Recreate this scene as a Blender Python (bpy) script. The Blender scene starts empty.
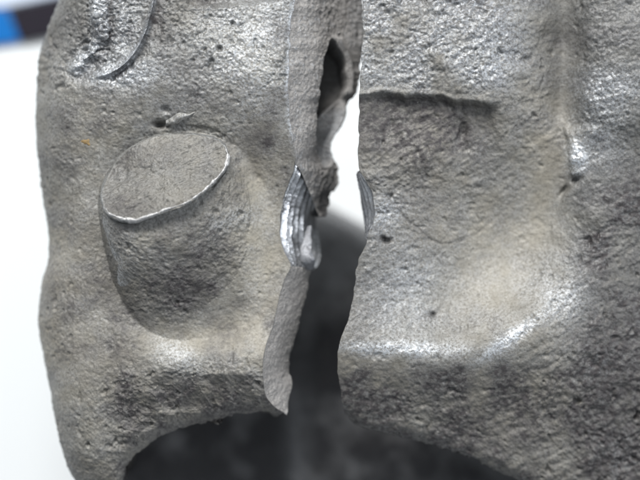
import bpy, math, random
import numpy as np
from mathutils import Vector

random.seed(4); np.random.seed(4)
scene = bpy.context.scene
col = scene.collection
S = 1e-4            # one tenth of a millimetre: the unit all shapes below are written in
D = 1600.0          # camera height above the face of the casting, in those units
TABLE = -520.0      # height of the table top

# ------------------------------------------------------------------ camera
cam_d = bpy.data.cameras.new("camera")
cam = bpy.data.objects.new("camera", cam_d); col.objects.link(cam)
cam.location = (0, 0, D * S)
cam_d.sensor_width = 36.0
cam_d.lens = 36.0 * D / 640.0
cam_d.clip_start = 0.005; cam_d.clip_end = 20
cam_d.dof.use_dof = True
cam_d.dof.focus_distance = (D - 8) * S
cam_d.dof.aperture_fstop = 12.5
scene.camera = cam

# ------------------------------------------------------------------ light
world = bpy.data.worlds.new("World"); scene.world = world; world.use_nodes = True
bg = world.node_tree.nodes["Background"]
bg.inputs[0].default_value = (0.86, 0.93, 1.0, 1); bg.inputs[1].default_value = 0.45

def area(name, loc, target, size, power, color, sy=None):
    d = bpy.data.lights.new(name, 'AREA'); d.energy = power; d.color = color
    d.shape = 'RECTANGLE'; d.size = size; d.size_y = sy or size
    o = bpy.data.objects.new(name, d); col.objects.link(o); o.location = loc
    o.rotation_euler = (Vector(target) - Vector(loc)).to_track_quat('-Z', 'Y').to_euler()
    return o
area("window_light", (-0.10, 0.42, 0.36), (0, 0, -0.01), 0.30, 6.5, (1.0, 0.985, 0.96), 0.20)
area("added_side_fill", (0.42, 0.02, 0.22), (0, 0, -0.01), 0.16, 1.5, (0.93, 0.96, 1.0), 0.30)  # added fill with no known source, brightens threads and fracture faces

scene.view_settings.view_transform = 'Standard'
scene.view_settings.look = 'None'
scene.view_settings.exposure = 0.0
scene.view_settings.gamma = 1.0

# ------------------------------------------------------------------ maths helpers
def lattice(ix, iy, iz, seed):
    h = (ix.astype(np.int64) * 374761393 + iy.astype(np.int64) * 668265263 + iz.astype(np.int64) * 2147483647 + seed * 974711) & 0xffffffff
    h = ((h ^ (h >> 13)) * 1274126177) & 0xffffffff
    h = ((h ^ (h >> 16)) * 2246822519) & 0xffffffff
    h = h ^ (h >> 15)
    return (h & 0xffff).astype(np.float64) / 65535.0 * 2 - 1

def noise3(x, y, z, seed=0):
    xi = np.floor(x); yi = np.floor(y); zi = np.floor(z)
    fx = x - xi; fy = y - yi; fz = z - zi
    sx = fx * fx * (3 - 2 * fx); sy = fy * fy * (3 - 2 * fy); sz = fz * fz * (3 - 2 * fz)
    r = 0
    for a in (0, 1):
        wx = sx if a else 1 - sx
        for b in (0, 1):
            wy = sy if b else 1 - sy
            for c in (0, 1):
                wz = sz if c else 1 - sz
                r = r + wx * wy * wz * lattice(xi + a, yi + b, zi + c, seed)
    return r

def fbm(x, y, z, period, octs=4, seed=0, gain=0.5, ridged=False):
    r = 0; amp = 1.0; tot = 0
    for k in range(octs):
        f = 1.0 / period * (2.03 ** k)
        n = noise3(x * f + 13.7 * k, y * f - 7.1 * k, z * f + 3.3 * k, seed + k * 17)
        if ridged: n = 1 - 2 * np.abs(n)
        r = r + amp * n; tot += amp; amp *= gain
    return r / tot

def sst(a, b, x):
    t = np.clip((x - a) / (b - a), 0, 1)
    return t * t * (3 - 2 * t)

def gauss(x, y, cx, cy, rx, ry=None, ang=0.0):
    ry = ry or rx; c, s = math.cos(ang), math.sin(ang)
    dx = x - cx; dy = y - cy
    u = dx * c + dy * s; v = -dx * s + dy * c
    return np.exp(-(u / rx) ** 2 - (v / ry) ** 2)

def tps(pts, x, y):
    P = np.array(pts, float); n = len(P); sc = 100.0
    X = P[:, :2] / sc
    d = np.sqrt(((X[:, None] - X[None]) ** 2).sum(2)) + 1e-12
    K = d * d * np.log(d) + np.eye(n) * 0.02
    A = np.zeros((n + 3, n + 3)); A[:n, :n] = K; A[:n, n] = 1; A[:n, n + 1:] = X; A[n, :n] = 1; A[n + 1:, :n] = X.T
    w = np.linalg.solve(A, np.r_[P[:, 2], 0, 0, 0])
    r = w[n] + w[n + 1] * x / sc + w[n + 2] * y / sc
    for i in range(n):
        dd = np.sqrt((x / sc - X[i, 0]) ** 2 + (y / sc - X[i, 1]) ** 2) + 1e-12
        r = r + w[i] * dd * dd * np.log(dd)
    return r

def polydist(x, y, pts):
    """distance to a polyline, signed by the side, and the fraction along it"""
    P = np.array(pts, float); best = np.full(x.shape, 1e9); sg = np.zeros(x.shape); tt = np.zeros(x.shape)
    L = np.r_[0, np.cumsum(np.hypot(*(P[1:] - P[:-1]).T))]
    for i in range(len(P) - 1):
        a, b = P[i], P[i + 1]; e = b - a; l2 = (e ** 2).sum()
        t = np.clip(((x - a[0]) * e[0] + (y - a[1]) * e[1]) / l2, 0, 1)
        dx = x - a[0] - t * e[0]; dy = y - a[1] - t * e[1]; d = np.hypot(dx, dy)
        m = d < best
        best = np.where(m, d, best); tt = np.where(m, (L[i] + t * (L[i + 1] - L[i])) / L[-1], tt)
        sg = np.where(m, np.sign(e[0] * dy - e[1] * dx), sg)
    return best, sg, tt

def resample(pts, n, smooth=True, params=None):
    """n points along a polyline (Catmull-Rom, by arc length); pts rows may be 2D or 3D"""
    P = np.array(pts, float)
    if smooth and len(P) > 2:
        Q = np.vstack([2 * P[0] - P[1], P, 2 * P[-1] - P[-2]]); out = []
        for i in range(1, len(Q) - 2):
            p0, p1, p2, p3 = Q[i - 1], Q[i], Q[i + 1], Q[i + 2]
            for t in np.linspace(0, 1, 24, endpoint=False):
                out.append(0.5 * ((2 * p1) + (-p0 + p2) * t + (2 * p0 - 5 * p1 + 4 * p2 - p3) * t * t + (-p0 + 3 * p1 - 3 * p2 + p3) * t ** 3))
        out.append(P[-1]); P = np.array(out)
    L = np.r_[0, np.cumsum(np.sqrt(((P[1:] - P[:-1]) ** 2).sum(1)))]
    s = np.linspace(0, L[-1], n) if params is None else params * L[-1]
    return np.stack([np.interp(s, L, P[:, k]) for k in range(P.shape[1])], 1)

def W(p):
    """a point given by its sight line (x, y) and its height -> real position in tenths of a millimetre"""
    p = np.asarray(p, float); q = p.copy(); f = (D - p[..., 2]) / D
    q[..., 0] = (p[..., 0] - 320) * f; q[..., 1] = (240 - p[..., 1]) * f
    return q

def grid_normals(G):
    du = np.gradient(G, axis=1); dv = np.gradient(G, axis=0)
    n = np.cross(dv, du); n /= np.linalg.norm(n, axis=2, keepdims=True) + 1e-12
    return n

def mesh_from(name, verts, faces, mat, parent=None, tint=None, smooth=True):
    me = bpy.data.meshes.new(name)
    verts = np.asarray(verts, float).reshape(-1, 3) * S
    faces = np.asarray(faces)
    me.vertices.add(len(verts)); me.vertices.foreach_set("co", verts.ravel())
    k = faces.shape[1]
    me.loops.add(faces.size); me.loops.foreach_set("vertex_index", faces.ravel().astype(np.int32))
    me.polygons.add(len(faces)); me.polygons.foreach_set("loop_start", np.arange(0, faces.size, k, dtype=np.int32))
    me.polygons.foreach_set("loop_total", np.full(len(faces), k, dtype=np.int32))
    me.update(calc_edges=True)
    me.validate()
    if smooth: me.polygons.foreach_set("use_smooth", np.ones(len(me.polygons), dtype=bool))
    a = me.attributes.new("stain_shade", 'FLOAT_COLOR', 'POINT')
    c = np.zeros((len(verts), 4)); c[:, 3] = 1
    if tint is not None: c[:, :3] = np.clip(tint.reshape(-1, 3), 0, 1)
    a.data.foreach_set("color", c.ravel())
    me.materials.append(mat)
    o = bpy.data.objects.new(name, me); col.objects.link(o)
    if parent: o.parent = parent
    return o

def grid_faces(nv, nu, off=0, flip=False, wrap=False):
    i = np.arange(nv * nu).reshape(nv, nu) + off
    if wrap: i = np.hstack([i, i[:, :1]])
    f = np.stack([i[:-1, :-1], i[1:, :-1], i[1:, 1:], i[:-1, 1:]], -1).reshape(-1, 4)
    return f[:, ::-1] if flip else f

def loft(curves, nu, nv, smooth_v=True):
    """surface through several 3D curves; rows run across the curves"""
    C = np.stack([resample(c, nu) for c in curves], 0)
    if len(curves) == 2:
        t = np.linspace(0, 1, nv)[:, None, None]; return C[0] * (1 - t) + C[1] * t
    out = np.zeros((nv, nu, 3))
    for j in range(nu): out[:, j] = resample(C[:, j], nv, smooth_v)
    return out

# ------------------------------------------------------------------ materials
def new_mat(name):
    m = bpy.data.materials.new(name); m.use_nodes = True
    return m, m.node_tree, m.node_tree.nodes["Principled BSDF"]

def rgb(c): return (c[0], c[1], c[2], 1)

def metal(name, base=(0.165, 0.166, 0.158), base2=(0.085, 0.082, 0.075), tan=(0.205, 0.190, 0.155), grime=(0.040, 0.036, 0.037),
          bare=(0.50, 0.53, 0.57), metallic=0.30, rough=0.56, bump=0.38, fine=4200, spots=0.7, rust=False):
    m, t, p = new_mat(name); N = t.nodes; L = t.links
    tc = N.new("ShaderNodeTexCoord")
    def noise(scale, detail=4, rgh=0.55):
        n = N.new("ShaderNodeTexNoise"); n.inputs["Scale"].default_value = scale
        n.inputs["Detail"].default_value = detail; n.inputs["Roughness"].default_value = rgh
        L.new(tc.outputs["Object"], n.inputs["Vector"]); return n.outputs["Fac"]
    def ramp(src, a, b, va=0.0, vb=1.0):
        r = N.new("ShaderNodeMapRange"); r.inputs["From Min"].default_value = a; r.inputs["From Max"].default_value = b
        r.inputs["To Min"].default_value = va; r.inputs["To Max"].default_value = vb
        L.new(src, r.inputs["Value"]); return r.outputs["Result"]
    def mix(f, a, b, kind='MIX'):
        x = N.new("ShaderNodeMix"); x.data_type = 'RGBA'; x.blend_type = kind
        for s, v in (("Factor", f), ("A", a), ("B", b)):
            idx = {"Factor": 0, "A": 6, "B": 7}[s]
            if isinstance(v, (tuple, float, int)): x.inputs[idx].default_value = rgb(v) if isinstance(v, tuple) else v
            else: L.new(v, x.inputs[idx])
        return x.outputs[2]
    def mth(op, a, b):
        x = N.new("ShaderNodeMath"); x.operation = op; x.use_clamp = (op != 'SUBTRACT')
        for i, v in enumerate((a, b)):
            if isinstance(v, (float, int)): x.inputs[i].default_value = v
            else: L.new(v, x.inputs[i])
        return x.outputs[0]
    at = N.new("ShaderNodeAttribute"); at.attribute_name = "stain_shade"
    sep = N.new("ShaderNodeSeparateColor"); L.new(at.outputs["Color"], sep.inputs[0])
    n_big = noise(420, 5, 0.6); n_mid = noise(1600, 5, 0.65); n_fine = noise(fine, 4, 0.7)
    c = mix(ramp(n_mid, 0.35, 0.65), base2, base)
    c = mix(mth('MULTIPLY', sep.outputs[0], ramp(n_big, 0.2, 0.55, 0.45, 1.0)), c, tan)
    bare_f = mth('MULTIPLY', sep.outputs[1], ramp(n_fine, 0.38, 0.60, 0.15, 1.0))
    c = mix(bare_f, c, bare)
    gr = mth('MULTIPLY', sep.outputs[2], ramp(n_mid, 0.30, 0.58, 0.25, 1.0))
    c = mix(gr, c, grime)
    pits = mth('MULTIPLY', ramp(n_fine, 0.32, 0.46, spots, 0.0), mth('MULTIPLY', ramp(n_mid, 0.42, 0.60, 0.1, 1.0), mth('SUBTRACT', 1.0, mth('MULTIPLY', sep.outputs[0], 0.6))))
    c = mix(pits, c, grime)
    L.new(mix(0.55, c, mix(n_fine, (0.05, 0.05, 0.05), (0.95, 0.95, 0.95)), 'SOFT_LIGHT'), p.inputs["Base Color"])
    L.new(mth('MAXIMUM', mth('SUBTRACT', mth('ADD', metallic, mth('MULTIPLY', bare_f, 0.5)), mth('MULTIPLY', sep.outputs[0], 0.3)), 0.0), p.inputs["Metallic"])
    L.new(mth('SUBTRACT', ramp(n_mid, 0.3, 0.7, rough - 0.08, rough + 0.12), mth('MULTIPLY', bare_f, 0.22)), p.inputs["Roughness"])
    b = N.new("ShaderNodeBump"); b.inputs["Strength"].default_value = bump; b.inputs["Distance"].default_value = 0.00012
    L.new(n_fine, b.inputs["Height"])
    b2 = N.new("ShaderNodeBump"); b2.inputs["Strength"].default_value = bump; b2.inputs["Distance"].default_value = 0.00030
    L.new(n_mid, b2.inputs["Height"]); L.new(b.outputs[0], b2.inputs["Normal"])
    L.new(b2.outputs[0], p.inputs["Normal"])
    return m

M_cast = metal("cast_metal")
M_boss = metal("boss_metal", bump=0.45)
M_frac = metal("fracture_grain", base=(0.30, 0.29, 0.28), base2=(0.22, 0.21, 0.20), tan=(0.27, 0.25, 0.23), metallic=0.15, rough=0.62, bump=0.7, spots=0.5)
M_thread = metal("thread_metal", base=(0.58, 0.60, 0.63), base2=(0.34, 0.35, 0.37), bare=(0.85, 0.86, 0.88), metallic=0.85, rough=0.36, bump=0.2, spots=0.35)
M_smear = metal('smeared_soft_metal', base=(0.33, 0.34, 0.36), base2=(0.2, 0.21, 0.23), metallic=0.4, rough=0.55, bump=0.3, spots=0.5)
M_bare = metal("torn_bare_metal", base=(0.5, 0.5, 0.5), base2=(0.2, 0.2, 0.2), bare=(0.6, 0.6, 0.6), metallic=0.35, rough=0.45, bump=0.5, spots=0.5)
M_oily = metal("oily_dark_casting", base=(0.030, 0.029, 0.032), base2=(0.014, 0.014, 0.016), tan=(0.20, 0.20, 0.205), metallic=0.0, rough=0.6, bump=0.2, spots=0.2)  # tan slot: grey for blotches and the painted light at the top

def plain(name, c, rough=0.5, c2=None, scale=30):
    m, t, p = new_mat(name)
    n = t.nodes.new("ShaderNodeTexNoise"); n.inputs["Scale"].default_value = scale; n.inputs["Detail"].default_value = 4
    tc = t.nodes.new("ShaderNodeTexCoord"); t.links.new(tc.outputs["Object"], n.inputs["Vector"])
    r = t.nodes.new("ShaderNodeMix"); r.data_type = 'RGBA'
    r.inputs[6].default_value = rgb(c); r.inputs[7].default_value = rgb(c2 or tuple(v * 0.93 for v in c))
    t.links.new(n.outputs["Fac"], r.inputs[0]); t.links.new(r.outputs[2], p.inputs["Base Color"])
    p.inputs["Roughness"].default_value = rough; p.inputs["Specular IOR Level"].default_value = 0.2
    return m
M_table = plain("white_table_laminate", (0.67, 0.69, 0.705), 0.55, (0.635, 0.665, 0.68), 12)
M_black = plain("matt_black_plastic", (0.012, 0.010, 0.016), 0.8)
M_blue = plain("blue_plastic", (0.0, 0.11, 0.36), 0.7)
M_grey = plain("pale_grey_plastic", (0.50, 0.56, 0.66), 0.6)

# ------------------------------------------------------------------ things
def thing(name, label, cat, loc=(0, 0, 0), group=None):
    o = bpy.data.objects.new(name, None); col.objects.link(o); o.empty_display_size = 0.01
    o.location = loc; o["label"] = label; o["category"] = cat
    if group: o["group"] = group
    return o

def child_of(o, root):
    """keep the mesh where it is while parented to an Empty that has a location"""
    o.parent = root
    return o

# table -----------------------------------------------------------------
def box(name, x0, x1, y0, y1, z0, z1, mat, parent=None, bevel=0.0, rz=0.0, centre=None):
    v = [(x, y, z) for z in (z0, z1) for y in (y0, y1) for x in (x0, x1)]
    f = [(0, 2, 3, 1), (4, 5, 7, 6), (0, 1, 5, 4), (2, 6, 7, 3), (0, 4, 6, 2), (1, 3, 7, 5)]
    v = np.array(v, float)
    if rz:
        cx, cy = centre; c, s = math.cos(rz), math.sin(rz); w = v.copy()
        w[:, 0] = cx + (v[:, 0] - cx) * c - (v[:, 1] - cy) * s; w[:, 1] = cy + (v[:, 0] - cx) * s + (v[:, 1] - cy) * c; v = w
    o = mesh_from(name, v, np.array(f), mat, parent, smooth=False)
    if bevel:
        b = o.modifiers.new("bevel", 'BEVEL'); b.width = bevel * S; b.segments = 3
    return o
tab = box("table_top", -9000, 9000, -9000, 9000, TABLE - 250, TABLE, M_table, bevel=10)
tab["kind"] = "structure"

# ------------------------------------------------------------------ LEFT HALF
L_sil = [(84, -70), (76, -35), (62, 0), (50, 30), (42, 70), (37.5, 110), (38, 140), (43, 180), (48, 215), (51, 245), (49.5, 262), (44, 285), (41, 320), (45, 355), (53, 395), (60, 430), (68, 460), (80, 490), (92, 530), (100, 570)]
L_sil = [(a_ - 2.2 - (1.0 if b_ < 60 else 0), b_) for a_, b_ in L_sil]
L_frac = [(301, -70), (298, -30), (295, 0), (291, 20), (289, 60), (288, 100), (291, 130), (296, 155), (293, 172), (289, 184), (284, 198), (281, 215), (280, 232), (283, 250), (291, 265), (286, 277), (281, 292), (274, 322), (265, 350), (263, 372), (265, 392), (273, 405), (285, 414)]
L_lip = [(285, 414), (274, 415), (262, 413), (250, 416), (240, 418), (228, 419), (215, 422), (203, 422), (190, 425), (170, 432), (158, 437), (150, 443), (141, 450), (135, 456), (127, 466), (124, 480), (122, 500), (122, 530), (124, 570)]

nvA = nvL = 720; nuL = 400
sil = resample(L_sil, 800)
bot = resample([(87, 512), (102, 514), (114, 508), (120, 494), (124, 478), (127.5, 466)] + L_lip[13::-1], 900)
bot[:, 0] = np.maximum.accumulate(bot[:, 0])
u1 = np.linspace(0, 1, nuL); cum = np.r_[0, np.cumsum(np.abs(np.diff(bot[:, 0])) + 0.45 * np.abs(np.diff(bot[:, 1])))]; cum /= cum[-1]
cum = np.convolve(np.r_[np.full(20, cum[0]), cum, np.full(20, cum[-1])], np.ones(41) / 41, 'valid'); cum = (cum - cum[0]) / (cum[-1] - cum[0])
Bc = np.stack([np.interp(u1, cum, bot[:, 0]), np.interp(u1, cum, bot[:, 1])], 1)
Lc = resample(L_sil[:-3] + [(80, 490), (87, 512)], nvL); Rc = resample(L_frac, nvL)
Tc = resample([L_sil[0], L_frac[0]], nuL, False)
u = u1[None, :, None]; v_ = np.linspace(0, 1, nvL)[:, None, None]
XY = (1 - v_) * Tc[None] + v_ * Bc[None] + (1 - u) * Lc[:, None] + u * Rc[:, None] \
   - ((1 - u) * (1 - v_) * Tc[0] + u * (1 - v_) * Tc[-1] + (1 - u) * v_ * Bc[0] + u * v_ * Bc[-1])
# raggedness of the torn right edge
x, y = XY[..., 0].copy(), XY[..., 1].copy()
edge_w = np.exp(-((1 - u[..., 0]) * 250 / 10.0) ** 2)
x += edge_w * (1.6 - 0.9 * sst(262, 275, y)) * fbm(x * 0, y, x * 0, 9, 3, 5) ; y += np.exp(-((1 - v_[..., 0]) * 500 / 10.0) ** 2) * 2.0 * fbm(x, x * 0, x * 0, 12, 3, 6)

L_pts = [(80, -60, -4), (180, -60, 0), (290, -60, -2), (60, 20, -20), (110, 20, 4), (180, 20, 6), (240, 20, 6), (290, 20, 2),
         (70, 80, -10), (120, 80, 4), (200, 80, 8), (250, 80, 10), (288, 90, 4), (70, 140, -12), (130, 120, 0), (200, 118, 2), (255, 130, -2), (290, 140, -2),
         (60, 200, -18), (85, 220, -12), (240, 180, -20), (280, 190, -16), (265, 235, -20), (282, 250, -20), (260, 285, -18), (278, 300, -16),
         (70, 280, -14), (100, 300, -12), (120, 335, -6), (180, 342, -10), (230, 335, -14), (268, 335, -10),
         (60, 350, -14), (110, 370, -4), (180, 362, 2), (240, 358, 2), (266, 360, 0), (180, 395, -12), (240, 395, -14), (275, 398, -14), (90, 430, -10), (130, 430, -16), (190, 422, -28), (270, 412, -26),
         (100, 480, -22), (122, 480, -34), (110, 560, -40), (150, 150, -14), (160, 230, -20), (160, 290, -18)]
H = tps(L_pts, x, y)
# silhouette rolls away
lx = np.interp(y, sil[:, 1], sil[:, 0])
d = np.clip(x - lx, 0, None); R = 46.0
q = np.clip(1 - d / R, 0, 1); H -= 56 * (1 - np.sqrt(np.clip(1 - q ** 2.4, 0, 1)))
# lip rolls under
dl, _, _ = polydist(x, y, resample(L_lip, 60))
q = np.clip(1 - dl / 13.0, 0, 1); H -= 16 * (1 - np.sqrt(np.clip(1 - q ** 2.2, 0, 1)))
# curved weld-like seam, top left: a scooped trough with a raised bright lip
seam = resample([(158, -40), (155, -10), (151, 12), (145, 32), (136, 50), (124, 64), (110, 73), (96, 77), (86, 78.5)], 48)
ds, sg, st = polydist(x, y, seam)
sg = np.sign(np.interp(y, seam[:, 1], seam[:, 0]) - x); inside = sg > 0
wt = sst(1.0, 0.8, st)
side = np.where(inside, ds, -ds)
H += wt * (4.2 * np.exp(-(ds / 2.6) ** 2) - 4.2 * sst(0, 3, -side) * np.exp(-((-side) / 9.0) ** 2) * (side < 0))
H -= 4.5 * gauss(x, y, 128, 20, 15, 42, 0.12)
# crusty bead on the far left of the trough
bead = resample([(103, -50), (99, -10), (99, 15), (101, 30), (96, 45), (84, 60), (78, 68)], 40)
db, sgb, _ = polydist(x, y, bead)
sgb = np.sign(np.interp(y, bead[:, 1], bead[:, 0]) - x); bn = fbm(x, y, 0 * x, 9, 3, 21)
H += np.exp(-(db / 6.0) ** 2) * (2.2 + 6 * bn)
H -= 3.5 * np.exp(-((db - 10) / 6.0) ** 2)
# shallow dark scoop at the very top
dt_ = sst(6, -2, y + 3 * fbm(x, 0 * y, 0 * x, 14, 2, 8) - 4 * np.exp(-((x - 210) / 26) ** 2)) * sst(180, 192, x) * sst(286, 276, x)
H -= 12 * dt_
# the boss swells out of the body with a soft fillet
RIM = [(103, 203, 26), (105, 211, 31), (113, 218, 36), (124, 222, 39), (136, 223, 41), (150, 218, 41), (166, 212, 40), (184, 206, 38), (197, 198, 35), (208, 189, 31), (218, 179, 25), (225, 170, 18), (228, 158, 12), (225, 146, 6), (214, 138, 1), (196, 135, -2), (172, 134, -3), (150, 138, -2), (131, 148, 1), (116, 162, 6), (107, 178, 12), (102, 192, 19)]
BASE = [(98, 205), (99, 215), (101, 228), (104, 245), (109, 264), (117, 288), (128, 312), (146, 330), (168, 339), (190, 340), (212, 336), (238, 328), (260, 312), (276, 282), (280, 245), (274, 205), (258, 172), (240, 148), (218, 130), (190, 125), (160, 127), (140, 136), (122, 148), (108, 166), (100, 184)]
def by_angle(P):
    P = np.array(P, float); a = np.arctan2(P[:, 1] - 176, P[:, 0] - 163); o = np.argsort(a); P = P[o]; a = a[o]
    P = np.vstack([P[-2:], P, P[:2]]); a = np.r_[a[-2:] - 2 * math.pi, a, a[:2] + 2 * math.pi]
    rr = np.hypot(P[:, 0] - 163, P[:, 1] - 176); A = np.linspace(-math.pi, math.pi, 721)
    out = [np.interp(A, a, rr)] + ([np.interp(A, a, P[:, 2])] if P.shape[1] > 2 else [])
    k = np.ones(9) / 9
    return A, [np.convolve(np.r_[o_[-9:-1], o_, o_[1:9]], k, 'same')[8:-8] for o_ in out]
A_, (r_rim, h_rim) = by_angle(RIM); _, (r_base,) = by_angle(BASE)
def body0(x, y):
    h = tps(L_pts, x, y); lx = np.interp(y, sil[:, 1], sil[:, 0]); q = np.clip(1 - np.clip(x - lx, 0, None) / R, 0, 1)
    return h - 56 * (1 - np.sqrt(np.clip(1 - q ** 2.4, 0, 1)))
def flank(x, y):
    a = np.arctan2(y - 176, x - 163); r = np.hypot(x - 163, y - 176)
    r0 = np.interp(a, A_, r_rim); r1 = np.interp(a, A_, r_base); h0 = np.interp(a, A_, h_rim) - 9
    w = np.clip((r - r0) / np.maximum(r1 - r0, 1), 0, 1)
    b = body0(x, y)
    left_side = gauss(a, a * 0, 2.15, 0, 0.8, 1)                # steeper, crisper foot on the lower left
    e = (1 - w) ** 2.0 * (1 + 1.6 * w)
    s_ = (1 - w ** 3)
    e = e * (1 - left_side) + s_ * left_side
    return b + np.clip(h0 - b, 0, None) * (1 - np.clip(1.8 * gauss(x, y, 140, 138, 62, 34, -0.5), 0, 1)) * e * sst(0.80, 0.96, r / r0), w
HF, wF = flank(x, y)
H = np.where(wF < 1, HF, H)
# gouge above the boss
H -= 9 * gauss(x, y, 160, 125, 6, 3.0) + 4 * gauss(x, y, 165, 110, 4, 3)
# broad chipped roughness of the lower lip
low = sst(352, 378, y) * sst(95, 140, x)
H += low * sst(2, 14, dl) * (4.0 * fbm(x, y * 1.25, 0 * x, 24, 4, 31, 0.55, ridged=True))
rough = 0.75 + 0.8 * low + 0.7 * sst(110, 60, y) + 0.5 * np.exp(-(db / 16) ** 2) - 0.35 * gauss(x, y, 262, 190, 34, 60) - 0.35 * gauss(x, y, 205, 345, 80, 18)
G = W(np.stack([x, y, H], -1))
Nn = grid_normals(G)
if Nn[100, 100, 2] < 0: Nn = -Nn
gx, gy, gz = G[..., 0], G[..., 1], G[..., 2]
def grain_left(gx, gy, gz, rough):
    d_ = rough * (3.2 * fbm(gx, gy, gz, 44, 3, 1) + 0.9 * fbm(gx, gy, gz, 14, 3, 2, 0.6) + 0.85 * fbm(gx, gy * 1.2, gz, 5.0, 3, 3, 0.65) + 0.55 * fbm(gx, gy, gz, 2.6, 2, 4))
    return d_ - 7 * np.clip(fbm(gx, gy, gz, 9, 2, 47) - 0.40, 0, 1) * rough
rough = rough * (0.65 + 0.9 * np.clip(0.5 + 1.1 * fbm(gx, gy, gz, 55, 3, 48), 0, 1.2))
fl_m = sst(0.02, 0.15, wF) * sst(1.0, 0.7, wF) * (HF > -8)
rough = rough + 0.75 * fl_m
disp = grain_left(gx, gy, gz, rough)
disp *= 1 - 0.6 * np.exp(-(ds / 9) ** 2)
fadeR = sst(0, 0.02, 1 - u[..., 0])
G = G + Nn * (disp * (0.35 + 0.65 * fadeR))[..., None]
gL = G
# tint: R dust tan, G bare metal and painted highlights, B grime and painted shade
def stains_shade_left(x, y, fm):
    n1 = fbm(x, y, 0 * x, 60, 4, 71); n2 = fbm(x, y, 0 * x, 18, 4, 72, 0.6); n3 = fbm(x, y, 0 * x, 32, 4, 73, 0.6)
    t_ = 0.30 + 0.45 * n1 + 0.5 * gauss(x, y, 262, 190, 46, 80) + 0.75 * gauss(x, y, 225, 338, 80, 16) + 0.55 * gauss(x, y, 268, 300, 26, 60) + 0.35 * gauss(x, y, 60, 270, 40, 120) + 0.4 * gauss(x, y, 95, 120, 40, 40)
    t_ = t_ - 0.7 * gauss(x, y, 110, 25, 50, 60) + fm * 0.45 * gauss(x, y, 165, 238, 50, 10, -0.2)
    b_ = 0.08 + 0.25 * n2 + 0.40 * gauss(x, y, 250, 50, 60, 70) + 0.35 * gauss(x, y, 225, 222, 26, 12, -0.35)
    g_ = 0.14 + 0.9 * np.clip(n3, -0.3, 1) + 0.6 * np.clip(n2, 0, 1) + 1.0 * sst(362, 395, y) * sst(70, 150, x) * (0.75 + n2) + 0.35 * gauss(x, y, 190, 100, 80, 22) + 0.4 * gauss(x, y, 265, 140, 34, 16)  # lower lip: grime plus painted shade where it rolls under
    g_ = g_ + 0.35 * gauss(x, y, 116, 300, 26, 60) * (1 - fm) + fm * (0.15 + 0.65 * gauss(x, y, 188, 285, 62, 42) * (0.8 + n2)) + 0.5 * gauss(x, y, 158, 125, 8, 5)  # lower boss flank: grime plus painted shade of a down-facing side
    return t_, b_, g_
tanm, bare_glint, grime_shade = stains_shade_left(x, y, fl_m)
bare_glint += 0.6 * np.exp(-(db / 8) ** 2) + 0.5 * gauss(x, y, 118, 75, 45, 14) + 0.45 * gauss(x, y, 122, 25, 22, 45) + 0.3 * gauss(x, y, 176, 352, 24, 12, 0.5) + 1.4 * np.exp(-(ds / 2.4) ** 2) * wt
grime_shade += 0.5 * np.exp(-((db - 10) / 6.0) ** 2) * (sgb < 0) + 0.35 * dt_ + 0.4 * np.exp(-((ds - 5) / 4.0) ** 2) * wt * (sg < 0) - 0.3 * gauss(x, y, 176, 352, 22, 12, 0.6)
bare_glint += 0.6 * np.exp(-(((1 - u[..., 0]) * 250) / 2.2) ** 2) * sst(170, 120, y)
tintL = np.stack([tanm, bare_glint, grime_shade], -1)


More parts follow.
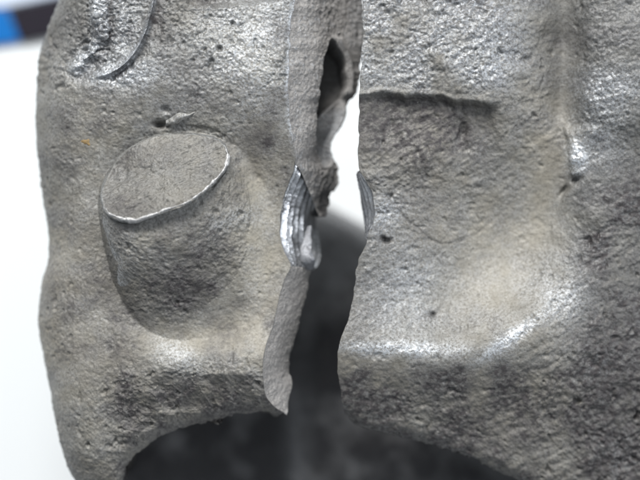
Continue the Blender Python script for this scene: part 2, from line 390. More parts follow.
def slab(name, G, tint, back, mat, parent, flip=False):
    """front grid + rim walls + back face, closed into one mesh; back = grid of heights of the back face"""
    nv, nu = G.shape[:2]
    loop = np.r_[np.arange(nu), np.arange(1, nv) * nu + nu - 1, (nv - 1) * nu + np.arange(nu - 2, -1, -1), np.arange(nv - 2, 0, -1) * nu]
    V = G.reshape(-1, 3); T = tint.reshape(-1, 3); B = back.reshape(-1)
    cen = np.array([V[:, 0].mean(), V[:, 1].mean()])
    ring0 = V[loop]; tg = np.roll(ring0, -3, 0) - np.roll(ring0, 3, 0)
    nrm = np.stack([tg[:, 1], -tg[:, 0]], 1); nrm /= np.linalg.norm(nrm, axis=1, keepdims=True) + 1e-9
    area2 = (ring0[:, 0] * np.roll(ring0[:, 1], -1) - np.roll(ring0[:, 0], -1) * ring0[:, 1]).sum()
    inward = -nrm if area2 > 0 else nrm          # points into the slab
    rings = []; steps = [(0.6, 2), (2, 6), (5, 14), (9, 26), (12, 48), (14, 80)]
    for ins, dz in steps:
        r = ring0.copy(); r[:, :2] += inward * ins; r[:, 2] -= dz; r[:, 2] = np.maximum(r[:, 2], B[loop]); rings.append(r)
    for f in (0.5, 1.0):
        r = rings[5].copy() if f == 0.5 else rings[5].copy(); r[:, 2] = r[:, 2] * (1 - f) + B[loop] * f; rings.append(r)
    k = len(loop); verts = [V]; faces = [grid_faces(nv, nu, flip=flip)]; off = nv * nu; prev = loop
    for r in rings:
        a = 1.2 * fbm(r[:, 0], r[:, 1], r[:, 2], 9, 3, 90); r[:, :2] += inward * (a[:, None] + 1.2)
        verts.append(r); cur = np.arange(k) + off; off += k
        f = np.stack([prev, np.roll(prev, -1), np.roll(cur, -1), cur], -1); faces.append(f if not flip else f[:, ::-1]); prev = cur
    tints = [T] + [T[loop]] * len(rings)
    sv = np.unique(np.r_[np.arange(0, nv, 8), nv - 1]); su = np.unique(np.r_[np.arange(0, nu, 8), nu - 1])
    Bk = G[np.ix_(sv, su)].copy(); Bk[..., 2] = back[np.ix_(sv, su)]
    c2 = Bk[..., :2].reshape(-1, 2).mean(0)
    rr = rings[-1]; idx = {int(a): i for i, a in enumerate(loop)}
    for a, iv in enumerate(sv):
        for b, iu in enumerate(su):
            j = idx.get(int(iv * nu + iu))
            if j is not None: Bk[a, b] = rr[j]
    verts.append(Bk.reshape(-1, 3)); faces.append(grid_faces(len(sv), len(su), off, flip=not flip)); tints.append(tint[np.ix_(sv, su)].reshape(-1, 3))
    return mesh_from(name, np.vstack(verts), np.vstack(faces), mat, parent, np.vstack(tints))

left = thing("casting_half", "left half of snapped grey metal casting, with round boss and pale fracture face", "metal casting", (0, 0, 0), "halves of the snapped casting")
by = np.clip((y - 360) / 90.0, 0, 1); bx = np.clip(1 - (x - 60) / 110.0, 0, 1)
backL = -105 + (TABLE + 105) * sst(0, 1, by) * sst(0.0, 0.55, bx)
slab("left_tmp", gL, tintL, backL, M_cast, left).name = "body"

# --- fracture faces (torn grain), with the casting void inside the upper one
edge = gL[:, -1]                                   # real coordinates of the body edge
pe = XY[:, -1]                                     # its sight lines
def edge_part(y0, y1, n, lower=False):
    r = [i for i in range(nvA) if y0 <= pe[i, 1] <= y1]
    return resample(edge[r[0]:r[-1] + 1], n, smooth=False)

nF = 520
frontU = edge_part(-70, 163, 420)
tailU = resample(np.vstack([frontU[-1], W([(301, 172, -20), (306, 184, -30), (311, 196, -42), (315, 207, -52), (319, 216, -60)])]), 110)
frontU = np.vstack([frontU, tailU[1:]]); frontU = resample(frontU, nF, False)
backU = resample(W([(362, -70, -78), (362, -30, -78), (362.5, 0, -78), (364, 25, -78), (364, 45, -76), (361, 65, -74), (359, 80, -74), (356, 92, -74), (351, 97, -74), (346, 106, -72), (345, 118, -72), (341, 128, -72), (334, 137, -72), (331.5, 147, -72), (333, 157, -72), (338, 165, -74), (338, 178, -76), (336, 188, -78), (331, 194, -78), (330, 203, -78), (327, 209, -76), (324, 216, -74)]), nF)
nC = 150
t = np.linspace(0, 1, nC)[:, None, None]
Fg = frontU[None] * (1 - t) + backU[None] * t
# sight-line coordinates of every point, to place the void
f = (D - Fg[..., 2]) / D; px = Fg[..., 0] / f + 320; py = 240 - Fg[..., 1] / f
nrm = grid_normals(Fg); nrm = np.where(nrm[..., 2:3] < 0, -nrm, nrm)
void_l = resample([(333, 36), (328, 48), (324.5, 62), (322, 78), (320, 95), (319, 108), (317, 124), (317, 140), (319, 156), (324, 168)], 60)
void_r = resample([(333, 36), (341, 48), (346, 60), (348, 72), (348, 82), (347, 92), (350, 104), (349, 120), (345, 135), (342, 150), (332, 165), (324, 168)], 60)
vl = np.interp(py, void_l[:, 1], void_l[:, 0]); vr = np.interp(py, void_r[:, 1], void_r[:, 0])
wob = 1.6 * fbm(py, px * 0, px * 0, 8, 3, 11)
iny = sst(34, 40, py) * sst(172, 158, py)
inl = sst(-0.8, 2.4, px - vl - wob); deepw = sst(-0.5, -7, px - vr + wob)
depth = 95 * sst(107, 95, py + 0.9 * (px - 333)) * sst(36, 46, py) + 14 * sst(60, 120, py)
tt_ = t[..., 0]
dd = -iny * inl * (depth * deepw) * sst(1.0, 0.80, tt_)
Fg = Fg + nrm * 0
Fg[..., 2] += dd; Fg[..., 0] += dd * 0.16
torn = 1.0 - 0.75 * inl * iny
g0, g1, g2 = Fg[..., 0], Fg[..., 1], Fg[..., 2]
dn = (1.8 * fbm(g0, g1, g2, 22, 3, 61) + 0.9 * fbm(g0, g1, g2, 6, 3, 62, 0.65) + 0.9 * fbm(g0, g1, g2, 2.8, 3, 69, 0.6)) * torn
dn -= 5 * np.clip(fbm(g0, g1, g2, 10, 2, 63) - 0.35, 0, 1) * torn
dn += 4.5 * sst(150, 195, py) * fbm(g0, g1, g2, 12, 3, 64, 0.6)
# a lighter raised crest running along the right of the void
dn += 3.0 * np.exp(-((px - vr - 3) / 2.5) ** 2) * iny * sst(120, 90, py)
Fg = Fg + nrm * (dn * sst(0, 0.05, tt_))[..., None]
# ragged back edge
bw = sst(0.8, 1.0, tt_)
Fg[..., 0] += bw * 2.8 * fbm(g1, g1 * 0, g1 * 0, 6, 4, 66, 0.7)
tail = []
for k, (dx, dz) in enumerate([(-3, -5), (-12, -14), (-30, -24), (-70, -30)]):
    r = Fg[-1].copy(); r[:, 0] += dx; r[:, 2] += dz; tail.append(r)
Fall = np.concatenate([Fg, np.array(tail)], 0)
tn = np.zeros(Fall.shape)
z = lambda a: np.concatenate([a, np.repeat(a[-1:], 4, 0)], 0)
tn[..., 0] = z(0.15 + 0.4 * fbm(g0, g1, g2, 40, 3, 67) - 0.3 * inl * iny)
tn[..., 2] = z(0.1 + 0.3 * np.clip(fbm(g0, g1, g2, 14, 3, 68), 0, 1) + 0.75 * sst(178, 200, py) * sst(0.2, 0.6, tt_) + 1.0 * iny * inl * deepw * sst(107, 92, py + 0.9 * (px - 333)))  # void darkened in colour too, adding to the shade of its depth
spk = np.clip(fbm(g0, g1, g2, 4, 3, 70, 0.7) * 2 - 0.25, 0, 1)
tn[..., 1] = z(0.06 + 0.5 * spk + 0.5 * iny * inl * deepw * sst(104, 115, py) + 0.25 * sst(345, 352, px) * sst(60, 20, py))
mesh_from("fracture_face", Fall, grid_faces(Fall.shape[0], nF), M_frac, left, tn)

frontB = edge_part(266, 414.5, 260)
frontB[:, 0] -= 0.5
backB = resample(W([(311, 268, -50), (307, 290, -52), (302, 310, -52), (297, 332, -52), (291, 352, -50), (289, 364, -50), (290, 373, -50), (291.5, 381, -48), (291, 389, -46), (290, 396, -44), (289, 404, -42), (288, 410, -40), (287, 415, -36)]), 260)
t2 = np.linspace(0, 1, 60)[:, None, None]
Bg = frontB[None] * (1 - t2) + backB[None] * t2
nb = grid_normals(Bg); nb = np.where(nb[..., 2:3] < 0, -nb, nb)
b0, b1, b2 = Bg[..., 0], Bg[..., 1], Bg[..., 2]
dn = 0.9 * fbm(b0, b1, b2, 18, 3, 81) + 0.8 * fbm(b0, b1, b2, 5, 3, 82, 0.6) + 0.6 * fbm(b0, b1, b2, 2.6, 2, 84)
Bg = Bg + nb * (dn * sst(0, 0.1, t2[..., 0]))[..., None]
Bg[..., 0] += sst(0.7, 1, t2[..., 0]) * 1.2 * fbm(b1, b1 * 0, b1 * 0, 8, 3, 83)
tail = []
for dx, dz in [(-3, -5), (-14, -16), (-34, -34)]:
    r = Bg[-1].copy(); r[:, 0] += dx; r[:, 2] += dz; tail.append(r)
Ball = np.concatenate([Bg, np.array(tail)], 0)
tb = np.zeros(Ball.shape); tb[..., 0] = 0.2; tb[..., 2] = 0.12; tb[..., 1] = 0.05
mesh_from("fracture_face", Ball, grid_faces(Ball.shape[0], 260), M_frac, left, tb)

# --- left half of the threaded bore
def bore(name, rim, deep, nring, nturn, amp, parent, tail_dir, ph=0.0, nv=170, nu=200, phs=1.0):
    rimc = resample(rim, nu, False); deepc = resample(deep, nu)
    t = np.linspace(0, 1, nv)[:, None, None]
    Gd = rimc[None] * (1 - t) + deepc[None] * t
    n = grid_normals(Gd); n = np.where(n[..., 2:3] < 0, -n, n)
    s = np.linspace(0, 1, nu)[None, :]
    phase = (t[..., 0] * nturn + s * phs + ph)
    tri = np.abs(((phase) % 1.0) * 2 - 1)            # sharp V threads
    prof = 1 - 2 * tri ** 0.8
    wear = np.clip(0.85 + 0.5 * fbm(Gd[..., 0], Gd[..., 1], Gd[..., 2], 24, 3, 101), 0.2, 1.2)
    Gd = Gd + n * (amp * prof * wear * sst(0, 0.04, t[..., 0]) * sst(0, 0.04, s) * sst(1, 0.96, s) + 0.7 * fbm(Gd[..., 0], Gd[..., 1], Gd[..., 2], 6, 3, 102))[..., None]
    tl = []
    for dx, dz in tail_dir:
        r = Gd[-1].copy(); r[:, 0] += dx; r[:, 2] += dz; tl.append(r)
    Ga = np.concatenate([Gd, np.array(tl)], 0)
    tn = np.zeros(Ga.shape); pr = np.concatenate([prof * wear, np.repeat(prof[-1:], len(tl), 0)], 0)
    tn[..., 1] = 0.1 + 0.95 * np.clip(pr, 0, 1); tn[..., 2] = 0.1 + 0.8 * np.clip(-pr, 0, 1)  # thread shading painted in: crests lightened, roots darkened
    return mesh_from(name, Ga, grid_faces(Ga.shape[0], nu), M_thread, parent, tn)
rimL = edge_part(162, 266.5, 200)
deepL = W([(322, 190, -84), (317, 206, -94), (315, 224, -104), (317, 238, -104), (319, 252, -100), (319, 262, -94), (314, 270, -84)])
bore("threaded_bore", rimL, deepL, 6, 7.0, 2.6, left, [(-6, -6), (-30, -14)], ph=0.15, phs=0.7)
# worn tongue of metal smeared over the end of the thread
tg_c = []
ax = W([(309, 226, -52), (307, 240, -40), (306, 252, -34), (308, 262, -34), (311, 270, -44)])
rad = [1.5, 3.2, 5.2, 6.2, 2.5]
axr = resample(ax, 40); rr_ = np.interp(np.linspace(0, 4, 40), range(5), rad)
a_ = np.linspace(0, 2 * math.pi, 40, endpoint=False)
Tg = np.zeros((40, 40, 3))
for i in range(40):
    for j, a in enumerate(a_):
        Tg[i, j] = axr[i] + np.array([math.cos(a) * rr_[i] * 1.15, 0.15 * math.cos(a) * rr_[i], math.sin(a) * rr_[i] * 0.55])
Tg += (2.2 * fbm(Tg[..., 0], Tg[..., 1], Tg[..., 2], 8, 3, 105, 0.6))[..., None] * np.array([1, 0.3, 1])
tt3 = np.zeros(Tg.shape); tt3[..., 1] = 0.0; tt3[..., 2] = 0.35
mesh_from("smeared_metal", Tg, grid_faces(40, 40, wrap=True, flip=True), M_smear, left, tt3)

# --- boss
rimA = np.array(RIM, float); upl = gauss(rimA[:, 0], rimA[:, 1], 140, 138, 62, 34, -0.5); upl = np.clip(upl * 1.8, 0, 1); rimA[:, 2] = np.maximum(rimA[:, 2], body0(rimA[:, 0], rimA[:, 1]) + 6) * (1 - upl) + upl * (body0(rimA[:, 0], rimA[:, 1]) + 1.5)
cent = np.array([163, 176, 20.0])
def ring_between(w):
    a = np.arctan2(rimA[:, 1] - 176, rimA[:, 0] - 163); r0 = np.interp(a, A_, r_rim); r1 = np.interp(a, A_, r_base)
    rr = r0 * (1 - w) + r1 * w; r = np.stack([163 + rr * np.cos(a), 176 + rr * np.sin(a)], 1)
    h, _ = flank(r[:, 0], r[:, 1])
    side = gauss(a, a * 0, 2.15, 0, 0.9, 1)
    return np.c_[r, h + 1.2 - 8.0 * np.clip((w - 0.25) / 0.75, 0, 1) * (1 - side) - 8.0 * np.clip((w - 0.75) / 0.25, 0, 1) * side]
def closed(P, n):
    k = len(P); out = []
    for i in range(k):
        p0, p1, p2, p3 = P[(i - 1) % k], P[i], P[(i + 1) % k], P[(i + 2) % k]
        for t in np.linspace(0, 1, 30, endpoint=False):
            out.append(0.5 * ((2 * p1) + (-p0 + p2) * t + (2 * p0 - 5 * p1 + 4 * p2 - p3) * t * t + (-p0 + 3 * p1 - 3 * p2 + p3) * t ** 3))
    C = np.array(out + [out[0]])
    return C[np.linspace(0, len(C) - 1, n + 1).astype(int)][:-1] if n > 30 * k else np.stack([np.interp(np.linspace(0, len(C) - 1, n + 1)[:-1], np.arange(len(C)), C[:, j]) for j in range(3)], 1)
nb_ = 560
ringsB = []
for wgt in (0.0005, 0.15, 0.3, 0.5, 0.7, 0.85, 0.93, 0.975):
    r = cent + (rimA - cent) * wgt; r[:, 2] = 0
    # top face: a tilted, faintly dished plane
    q = rimA[:, 2] * wgt + (1 - wgt) * 19.0 - 2.0 * (1 - wgt ** 2)
    r[:, 2] = q; ringsB.append(r)
ringsB.append(rimA.copy())
r = rimA.copy(); r[:, 2] -= 3.5; r[:, :2] += (cent[:2] - r[:, :2]) * (-0.008 - 0.05 * upl)[:, None]; ringsB.append(r)
r = rimA.copy(); r[:, 2] -= 9; r[:, :2] += (cent[:2] - r[:, :2]) * (0.03 - 0.12 * upl)[:, None]; ringsB.append(r)
for w in (0.07, 0.2, 0.36, 0.52, 0.68, 0.8, 0.88, 0.98):
    r = ring_between(w); r[:, 2] -= 10 * upl; ringsB.append(r)
CR = np.stack([closed(r, nb_) for r in ringsB], 0)
for i_, wg_ in enumerate((0.0005, 0.15, 0.3, 0.5, 0.7, 0.85, 0.93, 0.975)):
    CR[i_] = cent + (CR[8] - cent) * wg_; CR[i_, :, 2] = CR[8][:, 2] * wg_ + (1 - wg_) * 19.0 - 2.0 * (1 - wg_ ** 2)
nbv = 300
# spacing across rings by length along the lower flank
lens = np.r_[0, np.cumsum(np.linalg.norm(np.diff(CR[:, 200], axis=0), axis=1))]
BB = np.zeros((nbv, nb_, 3)); ss = np.linspace(0, lens[-1], nbv)
for k in range(3): 
    for j in range(nb_): BB[:, j, k] = np.interp(ss, lens, CR[:, j, k])
bx_, by_ = BB[..., 0].copy(), BB[..., 1].copy()
BW = W(BB); nB = grid_normals(np.concatenate([BW[:, -3:], BW, BW[:, :3]], 1))[:, 3:-3]
nB = np.where(nB[..., 2:3] < 0, -nB, nB)
c0, c1, c2 = BW[..., 0], BW[..., 1], BW[..., 2]
kk = np.interp(ss, lens, np.arange(len(lens)))[:, None] * np.ones((1, nb_))
flk = sst(10, 12, kk); top = 1 - sst(7, 8, kk)
edgef = np.exp(-((kk - 8.6) / 1.4) ** 2)
ca, sa = math.cos(0.45), math.sin(0.45)
au = c0 * ca + c1 * sa; av = -c0 * sa + c1 * ca
dB = flk * grain_left(c0, c1, c2, 1.3) \
   + top * (2.0 * fbm(au * 0.22, av * 1.6, c2, 9, 3, 114, 0.6) - 3.5 * np.clip(fbm(au * 0.6, av, c2, 8, 3, 119) - 0.2, 0, 1) + 1.6 * fbm(c0, c1, c2, 30, 3, 120) + 1.9 * fbm(c0, c1, c2, 5, 3, 115, 0.65)) \
   + edgef * (1.8 * fbm(c0, c1, c2, 14, 3, 116))
# smooth machined strip down the left flk
strip_c = resample([(99, 225), (105, 245), (112, 265), (120, 288), (130, 312)], 30)
dst, _, _ = polydist(bx_, by_, strip_c)
stripm = np.exp(-(dst / 8.0) ** 2) * flk
uplg = np.clip(1.8 * gauss(bx_, by_, 140, 138, 62, 34, -0.5), 0, 1)
dB = dB * (1 - 0.8 * stripm) * (1 - 0.3 * uplg)
BW = BW + nB * dB[..., None]
tB = np.zeros(BW.shape)
m1 = fbm(c0, c1, c2, 40, 3, 117); m2 = fbm(c0, c1, c2, 14, 3, 118)
wB = np.clip((kk - 11) / 7.0, 0, 1); soft = sst(1.0, 0.45, wB) * (1 - 0.6 * gauss(bx_, by_, 262, 235, 34, 70))
tf_, bf_, gf_ = stains_shade_left(bx_, by_, sst(0.0, 0.15, wB))
eb = np.clip(1.6 * gauss(bx_, by_, 135, 138, 60, 30, -0.5), 0, 1) * top; top = top - eb * 0.999; flk = flk + eb * 0.999
tB[..., 0] = top * (0.30 + 0.5 * m1) + flk * (tf_ + 0.15) * (1 - 0.6 * stripm)
tB[..., 1] = 0.06 + 0.2 * edgef * (1 - uplg) + flk * bf_ + 0.45 * stripm + 0.15 * top * np.clip(m2, 0, 1)
tB[..., 2] = gf_ * flk * (1 - stripm) + top * (0.22 + 0.55 * np.clip(m2, 0, 1) + 0.6 * gauss(bx_, by_, 122, 206, 26, 15)) + 0.3 * sst(0.1, 0.0, wB) * flk  # last term paints the shadow band under the boss rim
boss = mesh_from("boss", BW, grid_faces(nbv, nb_, wrap=True, flip=True), M_boss, left, tB)

# torn bright flash along the lower edge of the boss face
fl = [(104, 205, 30), (108, 212, 35), (114, 216.5, 38), (124, 219.5, 41), (136, 220.5, 43), (150, 216, 43), (166, 210, 42), (184, 204, 40), (197, 196, 37), (208, 187, 33), (218, 177, 27), (225, 168, 20), (228, 158, 14), (226, 148, 9)]
flc = resample(fl, 260)
wd = 0.9 + 2.6 * np.clip(0.5 + fbm(flc[:, 0], flc[:, 1], 0 * flc[:, 0], 11, 4, 121, 0.7) * 1.9, 0.0, 1.3)
wd *= np.interp(np.linspace(0, 1, 260), [0, 0.08, 0.3, 0.55, 0.62, 0.72, 0.86, 0.93, 1], [0.2, 0.6, 0.9, 0.6, 0.35, 0.8, 1.3, 0.9, 0.25])
FR = np.zeros((9, 260, 3))
for k, (a, h) in enumerate([(-1.0, 0.0), (-0.7, 0.9), (-0.2, 1.5), (0.3, 1.2), (0.8, 0.3), (1.05, -0.8), (0.8, -1.6), (0.0, -2.0), (-1.0, -1.0)]):
    tg = np.gradient(flc, axis=0); nn = np.stack([-tg[:, 1], tg[:, 0]], 1); nn /= np.linalg.norm(nn, axis=1, keepdims=True)
    FR[k, :, :2] = flc[:, :2] + nn * (a * wd)[:, None]; FR[k, :, 2] = flc[:, 2] + h * 1.1 - 0.8 * a
FRw = W(FR); FRw += (1.9 * fbm(FRw[..., 0], FRw[..., 1], FRw[..., 2], 10, 4, 122, 0.7))[..., None] * np.array([0.4, 0.8, 1])
tf = np.zeros(FRw.shape); tf[..., 1] = 0.5; tf[..., 2] = 0.8 * np.clip(fbm(FRw[..., 0], FRw[..., 1], FRw[..., 2], 7, 3, 124, 0.65) + 0.15, 0, 1)
mesh_from("torn_flash", FRw, grid_faces(9, 260), M_bare, boss, tf)

def height_at(Gr, px_, py_):
    f = (D - Gr[..., 2]) / D; a = Gr[..., 0] / f + 320; b = 240 - Gr[..., 1] / f
    i = np.argmin((a - px_) ** 2 + (b - py_) ** 2); return Gr[..., 2].ravel()[i]
# flake of peeled metal above the boss
fk_t = resample([(166, 120, 0), (172, 117.5, 3), (179, 114, 5), (187, 113, 5), (202, 109, 1)], 60)
fk_b = resample([(166, 125, -1), (172, 125.5, 2), (179, 123, 4), (187, 118, 4), (203, 109.5, 0)], 60)
K = np.zeros((14, 60, 3))
for i, a in enumerate(np.linspace(0, 1, 7)):
    K[i] = fk_t * (1 - a) + fk_b * a; K[i, :, 2] += 2.2 * math.sin(a * math.pi) - 1.5 * abs(a - 0.45)
for i in range(7): K[7 + i] = K[6 - i] - np.array([0, 0, 2.2])
K[..., 2] += height_at(gL, 176, 121) - 1; Kw = W(K); Kw += (3.0 * fbm(Kw[..., 0], Kw[..., 1], 0 * Kw[..., 0], 7, 3, 131, 0.65))[..., None] * np.array([0.3, 0.6, 1.0])
tk = np.zeros(Kw.shape); tk[..., 0] = 0.5; tk[..., 1] = 0.3
fo = mesh_from("metal_flake", Kw, grid_faces(14, 60, flip=False), M_cast, left, tk)

# small crust of orange rust
M_rust = plain("orange_rust", (0.24, 0.14, 0.035), 0.9, (0.15, 0.14, 0.11), 6000)
def blob(name, cx, cy, h, rx, ry, rh, mat, parent, seed):
    th = np.linspace(0, 2 * math.pi, 40, endpoint=False); ph = np.linspace(0.05, math.pi / 2, 14)
    B = np.zeros((14, 40, 3))
    for i, p in enumerate(ph):
        B[i, :, 0] = cx + rx * math.sin(p) * np.cos(th); B[i, :, 1] = cy + ry * math.sin(p) * np.sin(th); B[i, :, 2] = h + rh * math.cos(p)
    k = 1 + 0.45 * fbm(B[..., 0] * 1.0, B[..., 1], B[..., 2], 5, 3, seed)
    B[..., 0] = cx + (B[..., 0] - cx) * k; B[..., 1] = cy + (B[..., 1] - cy) * k
    Bw = W(B); Bw[..., 2] += 0.9 * fbm(Bw[..., 0], Bw[..., 1], 0 * Bw[..., 0], 3, 2, seed + 1)
    return mesh_from(name, Bw, grid_faces(14, 40, wrap=True, flip=True), mat, parent)
ro = blob("rust_crust", 87, 141, height_at(gL, 87, 141) - 1.5, 7.0, 5.0, 2.0, M_rust, left, 141)

# ------------------------------------------------------------------ RIGHT HALF
R_left = [(361, -70), (361.5, -30), (362, 0), (363, 30), (361.5, 60), (360, 90), (359, 130), (358, 160), (360, 172), (365, 179), (370, 188), (373, 200), (374, 214), (372, 226), (368, 236), (365, 248), (358, 262), (355, 282), (352, 300), (348, 320), (341, 340), (338, 356), (338, 375), (341, 396), (345, 414)]
R_bot = [(345, 414), (355, 423), (370, 430), (384, 432), (395, 435), (408, 438), (420, 440), (434, 445), (445, 448), (465, 455), (480, 462), (500, 472), (520, 481), (570, 505), (640, 535), (720, 560)]
nuR, nvR = 470, 640
Lc = resample(R_left, nvR); Bc = resample(R_bot, nuR)
Tc = resample([(361, -70), (720, -70)], nuR, False); Rc = resample([(720, -70), (720, 560)], nvR, False)
U = np.linspace(0, 1, nuR)[None, :, None]; V = np.linspace(0, 1, nvR)[:, None, None]
XY = (1 - V) * Tc[None] + V * Bc[None] + (1 - U) * Lc[:, None] + U * Rc[:, None] \
   - ((1 - U) * (1 - V) * Tc[0] + U * (1 - V) * Tc[-1] + (1 - U) * V * Bc[0] + U * V * Bc[-1])
x, y = XY[..., 0].copy(), XY[..., 1].copy()
ew = np.exp(-(U[..., 0] * 360 / 8.0) ** 2) * sst(0, 0.02, V[..., 0])
x += ew * 1.3 * fbm(y, 0 * y, 0 * y, 8, 3, 205)
ewb = np.exp(-((1 - V[..., 0]) * 480 / 9.0) ** 2)
y += ewb * 2.6 * fbm(x, 0 * x, 0 * x, 14, 3, 206)
R_pts = [(365, -50, 2), (450, -50, 2), (540, -50, -8), (562, -50, -20), (600, -50, -2), (700, -50, 4),
         (365, 20, 2), (430, 20, 4), (500, 20, 0), (540, 30, -10), (562, 40, -20), (594, 40, -4), (630, 40, 4), (700, 40, 4),
         (365, 85, 0), (430, 85, 3), (490, 90, 0), (530, 95, -12), (560, 95, -23), (592, 95, -7), (640, 95, 3),
         (365, 130, -4), (400, 150, -8), (450, 150, -12), (500, 150, -18), (545, 150, -29), (562, 160, -30), (600, 160, -14), (650, 160, -10), (720, 160, -14),
         (380, 195, -8), (430, 210, -18), (480, 210, -32), (530, 210, -42), (560, 215, -34), (592, 220, -12), (640, 230, -16), (720, 230, -30),
         (372, 250, -10), (420, 260, -22), (470, 270, -36), (520, 270, -38), (550, 265, -24), (590, 280, -10), (640, 290, -20), (720, 300, -36),
         (355, 310, -10), (400, 310, -17), (450, 315, -20), (490, 305, -18), (530, 300, -12), (560, 310, -6),
         (345, 345, -2), (400, 350, 2), (440, 355, 4), (480, 345, 4), (510, 338, 5), (535, 325, 3), (600, 350, -12), (650, 360, -26), (720, 360, -40),
         (345, 385, -16), (400, 390, -14), (450, 395, -14), (510, 390, -12), (570, 400, -20), (640, 410, -36), (345, 412, -30), (400, 432, -32), (450, 445, -34), (520, 470, -36), (600, 480, -44), (700, 500, -56), (720, 555, -66)]
H = tps(R_pts, x, y)
# ledge: the raised upper pad ends in a step, below it a pocket
led = np.interp(x, [355, 370, 390, 405, 420, 440, 452, 470, 490, 500], [97, 95, 93, 96, 95, 97, 101, 103, 105, 104]) + 1.6 * fbm(x, 0 * x, 0 * x, 13, 3, 207)
fade = sst(504, 484, x)
H -= (9.0 * (0.4 + 0.6 * sst(366, 392, x))) * sst(-3, 7.0, y - led + 2 * fbm(x, y, 0 * x, 7, 3, 215)) * fade * sst(175, 112, y)
H += 1.6 * np.exp(-((y - led + 3) / 3.0) ** 2) * fade
# pocket with a ragged inner mound
H -= 5 * gauss(x, y, 461, 135, 7, 28) * fade
H += 4.0 * gauss(x, y, 425, 150, 32, 26) * 1.2
# step right of the groove
H -= 9 * np.exp(-((x - 563 - 4 * fbm(y, 0 * y, 0 * y, 60, 2, 216)) / 15.0) ** 2) * sst(150, 105, y)
H += 7 * sst(574, 592, x) * sst(150, 120, y)
sy_ = sst(122, 134, y) * sst(226, 186, y)
xe = np.interp(y, [120, 140, 160, 178, 195, 220], [562, 567, 569, 571, 563, 556])
H += 5 * sy_ * sst(-2.0, 2.5, x - xe) * sst(56, 10, x - xe)
H += (8 + 5 * fbm(x, y, 0 * x, 9, 3, 217)) * gauss(x + 3 * fbm(x, y, 0 * x, 14, 2, 218), y, 577, 158, 8.0, 16)
H -= 9 * gauss(x, y, 575, 180, 5, 3.2, -0.5) + 6 * gauss(x, y, 565, 190, 7, 2.2, -0.8)
# hairline crack and pits
ck = resample([(397, 208), (406, 219), (418, 229), (430, 239), (446, 243), (464, 240), (480, 231), (497, 218), (512, 204)], 90)
ck[:, 1] += 1.6 * fbm(ck[:, 0], ck[:, 0] * 0, ck[:, 0] * 0, 9, 3, 209)
dc, _, tc_ = polydist(x, y, ck)
H -= 1.3 * (0.6 + 0.8 * fbm(x, y, 0 * x, 10, 2, 214)) * np.exp(-(dc / 1.4) ** 2) * sst(0, 0.12, tc_) * sst(1.0, 0.55, tc_)
for cx, cy, r_, dp in ((433, 314, 3.4, 6), (385, 240, 3.8, 7), (541, 165, 2.6, 3), (576, 400, 4, 5)):
    H -= dp * gauss(x + 1.5 * fbm(x, y, 0 * x, 4, 2, 212), y + 1.5 * fbm(x, y, 0 * x, 4, 2, 213), cx, cy, r_, r_ * 0.7, 0.6)
topd = sst(9, 0, y + 3 * fbm(x, 0 * x, 0 * x, 12, 2, 210)) * sst(395, 402, x) * sst(436, 426, x)
H -= 9 * topd
H += 2.4 * gauss(x, y, 372, 175, 7, 5)
dbt, _, _ = polydist(x, y, resample(R_bot, 60))
q = np.clip(1 - dbt / 14.0, 0, 1); H -= 16 * (1 - np.sqrt(np.clip(1 - q ** 2.2, 0, 1)))
pocket = gauss(x, y, 425, 145, 50, 34)
smooth_ = 0.7 * gauss(x, y, 500, 275, 48, 62, 0.4) + 0.5 * gauss(x, y, 552, 190, 20, 60) + 0.85 * np.exp(-((x - 563) / 15.0) ** 2) * sst(132, 110, y)
far = sst(570, 610, x) * 0.35 + sst(355, 395, y) * 0.5
rough = np.clip(1.0 + 0.5 * sst(105, 80, y) * sst(540, 480, x) + 0.6 * pocket + far - smooth_, 0.15, 3)
G = W(np.stack([x, y, H], -1)); Nn = grid_normals(G)
if Nn[100, 100, 2] < 0: Nn = -Nn
gx, gy, gz = G[..., 0], G[..., 1], G[..., 2]
ca, sa = math.cos(0.55), math.sin(0.55)
au = gx * ca + gy * sa; av = -gx * sa + gy * ca
rough = rough * (0.60 + 0.9 * np.clip(0.5 + 1.1 * fbm(gx, gy, gz, 60, 3, 248), 0, 1.2))
disp = rough * (2.8 * fbm(gx, gy, gz, 46, 3, 221) + 1.3 * fbm(au * 0.75, av * 1.3, gz, 15, 3, 222, 0.6) + 1.35 * fbm(au * 0.7, av * 1.4, gz, 6.5, 3, 223, 0.6) + 0.9 * fbm(gx, gy, gz, 3.4, 2, 227))
disp += far * 3.0 * fbm(gx, gy, gz, 26, 3, 224, 0.5, ridged=True)
disp *= 0.78; disp -= 6 * np.clip(fbm(gx, gy, gz, 9, 2, 225) - 0.4, 0, 1) * rough
disp += 3.2 * pocket * fbm(au * 0.6, av * 1.5, gz, 18, 3, 226, 0.6, ridged=True)
G = G + Nn * (disp * (0.4 + 0.6 * sst(0, 0.02, U[..., 0])))[..., None]
gR = G
n1 = fbm(x, y, 0 * x, 70, 4, 231); n2 = fbm(x, y, 0 * x, 20, 4, 232)
tanm = 0.18 + 0.4 * n1 - 0.4 * sst(560, 610, x) + 0.85 * gauss(x, y, 500, 270, 52, 75, 0.45) + 0.7 * gauss(x, y, 545, 150, 30, 70) + 0.5 * gauss(x, y, 425, 150, 46, 30) + 0.35 * gauss(x, y, 460, 225, 60, 22) + 0.4 * gauss(x, y, 370, 375, 60, 30) + 0.3 * gauss(x, y, 510, 400, 90, 40)
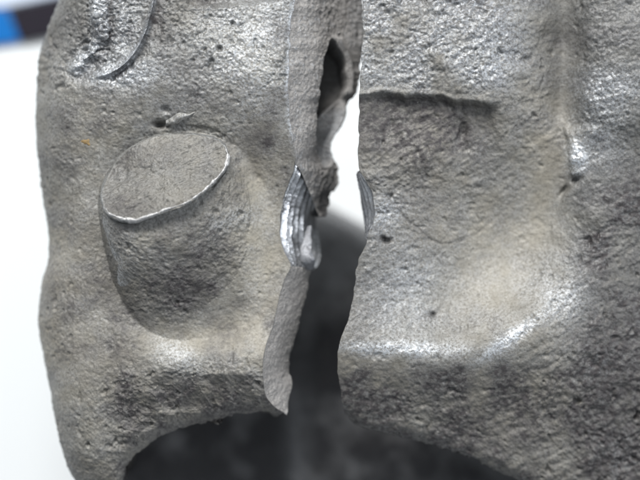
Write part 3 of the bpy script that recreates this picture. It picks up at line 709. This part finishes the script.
bare_glint = 0.08 + 0.25 * n2 + 0.50 * sst(102, 70, y) * (0.75 + n2) * sst(548, 490, x) + 0.9 * gauss(x, y, 395, 349, 60, 7) * (0.9 + n2) + 1.0 * gauss(x, y, 512, 337, 34, 6, -0.62) + 0.6 * gauss(x, y, 385, 215, 20, 18) + 0.35 * gauss(x, y, 400, 285, 42, 50) + 0.45 * gauss(x, y, 620, 85, 40, 22) + 1.1 * gauss(x, y, 577, 158, 9, 18) + 0.35 * gauss(x, y, 600, 130, 25, 50) + 0.4 * gauss(x, y, 560, 295, 30, 22)  # bare metal, plus painted highlights along the rim of the hollow
grime_shade = 0.17 + 0.4 * n1 + 0.75 * np.clip(n2, 0, 1) + 1.0 * sst(355, 380, y) * (0.6 + n2) + 0.85 * sst(560, 610, x) * sst(130, 200, y) * (0.8 + 0.8 * n2) + 0.30 * gauss(x, y, 415, 140, 62, 38) + 0.35 * sst(94, 102, y) * sst(176, 140, y) * sst(470, 455, x) * (0.8 + n2) + 0.45 * sst(led - 2, led + 3, y) * fade * sst(175, 125, y) + 0.4 * gauss(x, y, 570, 180, 16, 12) + 0.3 * topd + 0.30 * np.exp(-(dc / 1.6) ** 2) * sst(1.0, 0.5, tc_) + 0.6 * gauss(x, y, 433, 314, 5) + 0.6 * gauss(x, y, 385, 240, 5)  # grime, plus painted shade below the ledge and on the down-facing lower part
grime_shade -= 0.35 * gauss(x, y, 500, 270, 50, 70) + 0.8 * gauss(x, y, 576, 156, 9, 18)
tintR = np.stack([tanm, bare_glint, grime_shade], -1)
right = thing("casting_half", "right half of snapped grey metal casting, with stepped pad, tan hollow and hairline crack", "metal casting", (0, 0, 0), "halves of the snapped casting")
backR = -100 + (TABLE + 100) * sst(0.72, 0.9, U[..., 0]) * sst(0.15, 0.3, V[..., 0]) * np.ones_like(x)
slab("right_tmp", gR, tintR, backR, M_cast, right).name = "body"

# right half of the threaded bore
ie = [i for i in range(nvR) if 170 <= Lc[i, 1] <= 240]
rimR = resample(gR[ie[0]:ie[-1] + 1, 0], 150, False); rimR[:, 0] += 0.5
deepR = W([(357, 172, -36), (358, 182, -40), (359.5, 195, -44), (361.5, 206, -46), (364, 216, -46), (366, 227, -42), (366, 239, -34)])
bore("threaded_bore", rimR, deepR, 3, 3.6, 1.8, right, [(5, -6), (30, -20)], ph=0.3, nv=80, nu=150, phs=0.8)

# ------------------------------------------------------------------ dark rear wall of the casting, out of focus behind the gap
xs = np.linspace(106, 700, 260); prof = [(176, TABLE), (178, -380), (184, -330), (194, -308), (208, -298), (226, -292), (260, -286), (330, -282), (420, -280), (520, -280), (640, -284), (700, -300), (700, TABLE)]
pr = resample(prof, 260, False)
slope = np.interp(xs, [106, 300, 325, 380, 430, 700], [-14, -14, -5, 24, 36, 36])
WG = np.zeros((260, 260, 3))
WG[..., 0] = xs[None]; WG[..., 1] = pr[:, :1] + 29 + slope[None] * sst(420, 300, pr[:, :1]); WG[..., 2] = pr[:, 1:2]
# side walls fall to the table
ed = np.minimum(sst(106, 116, xs), sst(700, 690, xs))[None]
wx, wy = WG[..., 0].copy(), WG[..., 1].copy()
WG[..., 2] = TABLE + (WG[..., 2] - TABLE) * ed
WG[..., 2] += (9 * gauss(wx, wy, 296, 440, 9, 70) + 6 * gauss(wx, wy, 350, 330, 14, 60)) * ed
WW = np.zeros_like(WG); WW[..., 0] = (WG[..., 0] - 320) * (D - WG[..., 2].max()) / D; WW[..., 1] = (240 - WG[..., 1]) * (D - WG[..., 2].max()) / D; WW[..., 2] = WG[..., 2]
WW[..., 2] += (5 * fbm(WW[..., 0], WW[..., 1], 0 * wx, 50, 4, 301, 0.6)) * ed
tw = np.zeros(WG.shape)
tw[..., 0] = np.clip(0.0 + 1.2 * np.clip(fbm(wx, wy, 0 * wx, 34, 4, 302, 0.6), 0, 1) + 0.7 * gauss(wx, wy, 298, 440, 14, 80) + 1.6 * sst(330, 232, wy), 0, 1)  # blotches and streak, plus a painted fade of light down from the top
rear = thing("rear_casting_wall", "dark oily out-of-focus casting wall seen through the gap and below both halves", "metal casting")
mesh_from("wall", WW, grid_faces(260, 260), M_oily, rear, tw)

# ------------------------------------------------------------------ case at the far corner of the table
def prism(name, pts, z0, z1, mat, parent, bev=2):
    q = np.array([W((a, b, z1)) for a, b in pts]); n = len(q)
    v = np.vstack([np.c_[q[:, :2], np.full(n, z0)], np.c_[q[:, :2], np.full(n, z1)]])
    me = bpy.data.meshes.new(name)
    fs = [tuple(range(n))[::-1], tuple(range(n, 2 * n))] + [(i, (i + 1) % n, n + (i + 1) % n, n + i) for i in range(n)]
    area_ = sum(q[i][0] * q[(i + 1) % n][1] - q[(i + 1) % n][0] * q[i][1] for i in range(n))
    if area_ < 0: fs = [f[::-1] for f in fs]
    me.from_pydata([tuple(p * S) for p in v], [], fs); me.materials.append(mat)
    o = bpy.data.objects.new(name, me); col.objects.link(o); o.parent = parent
    b = o.modifiers.new("bevel", 'BEVEL'); b.width = bev * S; b.segments = 3
    return o
case = thing("plastic_case", "black plastic case with blue end and pale edge, blurred on the white table", "case")
zt = TABLE + 9
prism("body", [(8, 8.5), (150, -22), (150, 18), (21, 42)], TABLE, zt, M_black, case)
prism("blue_end", [(-160, 24), (7.2, 9.3), (20.4, 41.6), (-160, 66)], TABLE, zt - 1, M_blue, case)
prism("pale_edge", [(-160, -60), (150, -90), (150, -24), (7, 7), (-160, 21)], TABLE, zt - 2, M_grey, case)

tot = sum(len(o.data.polygons) for o in bpy.data.objects if o.type == 'MESH'); print("polygons", tot)
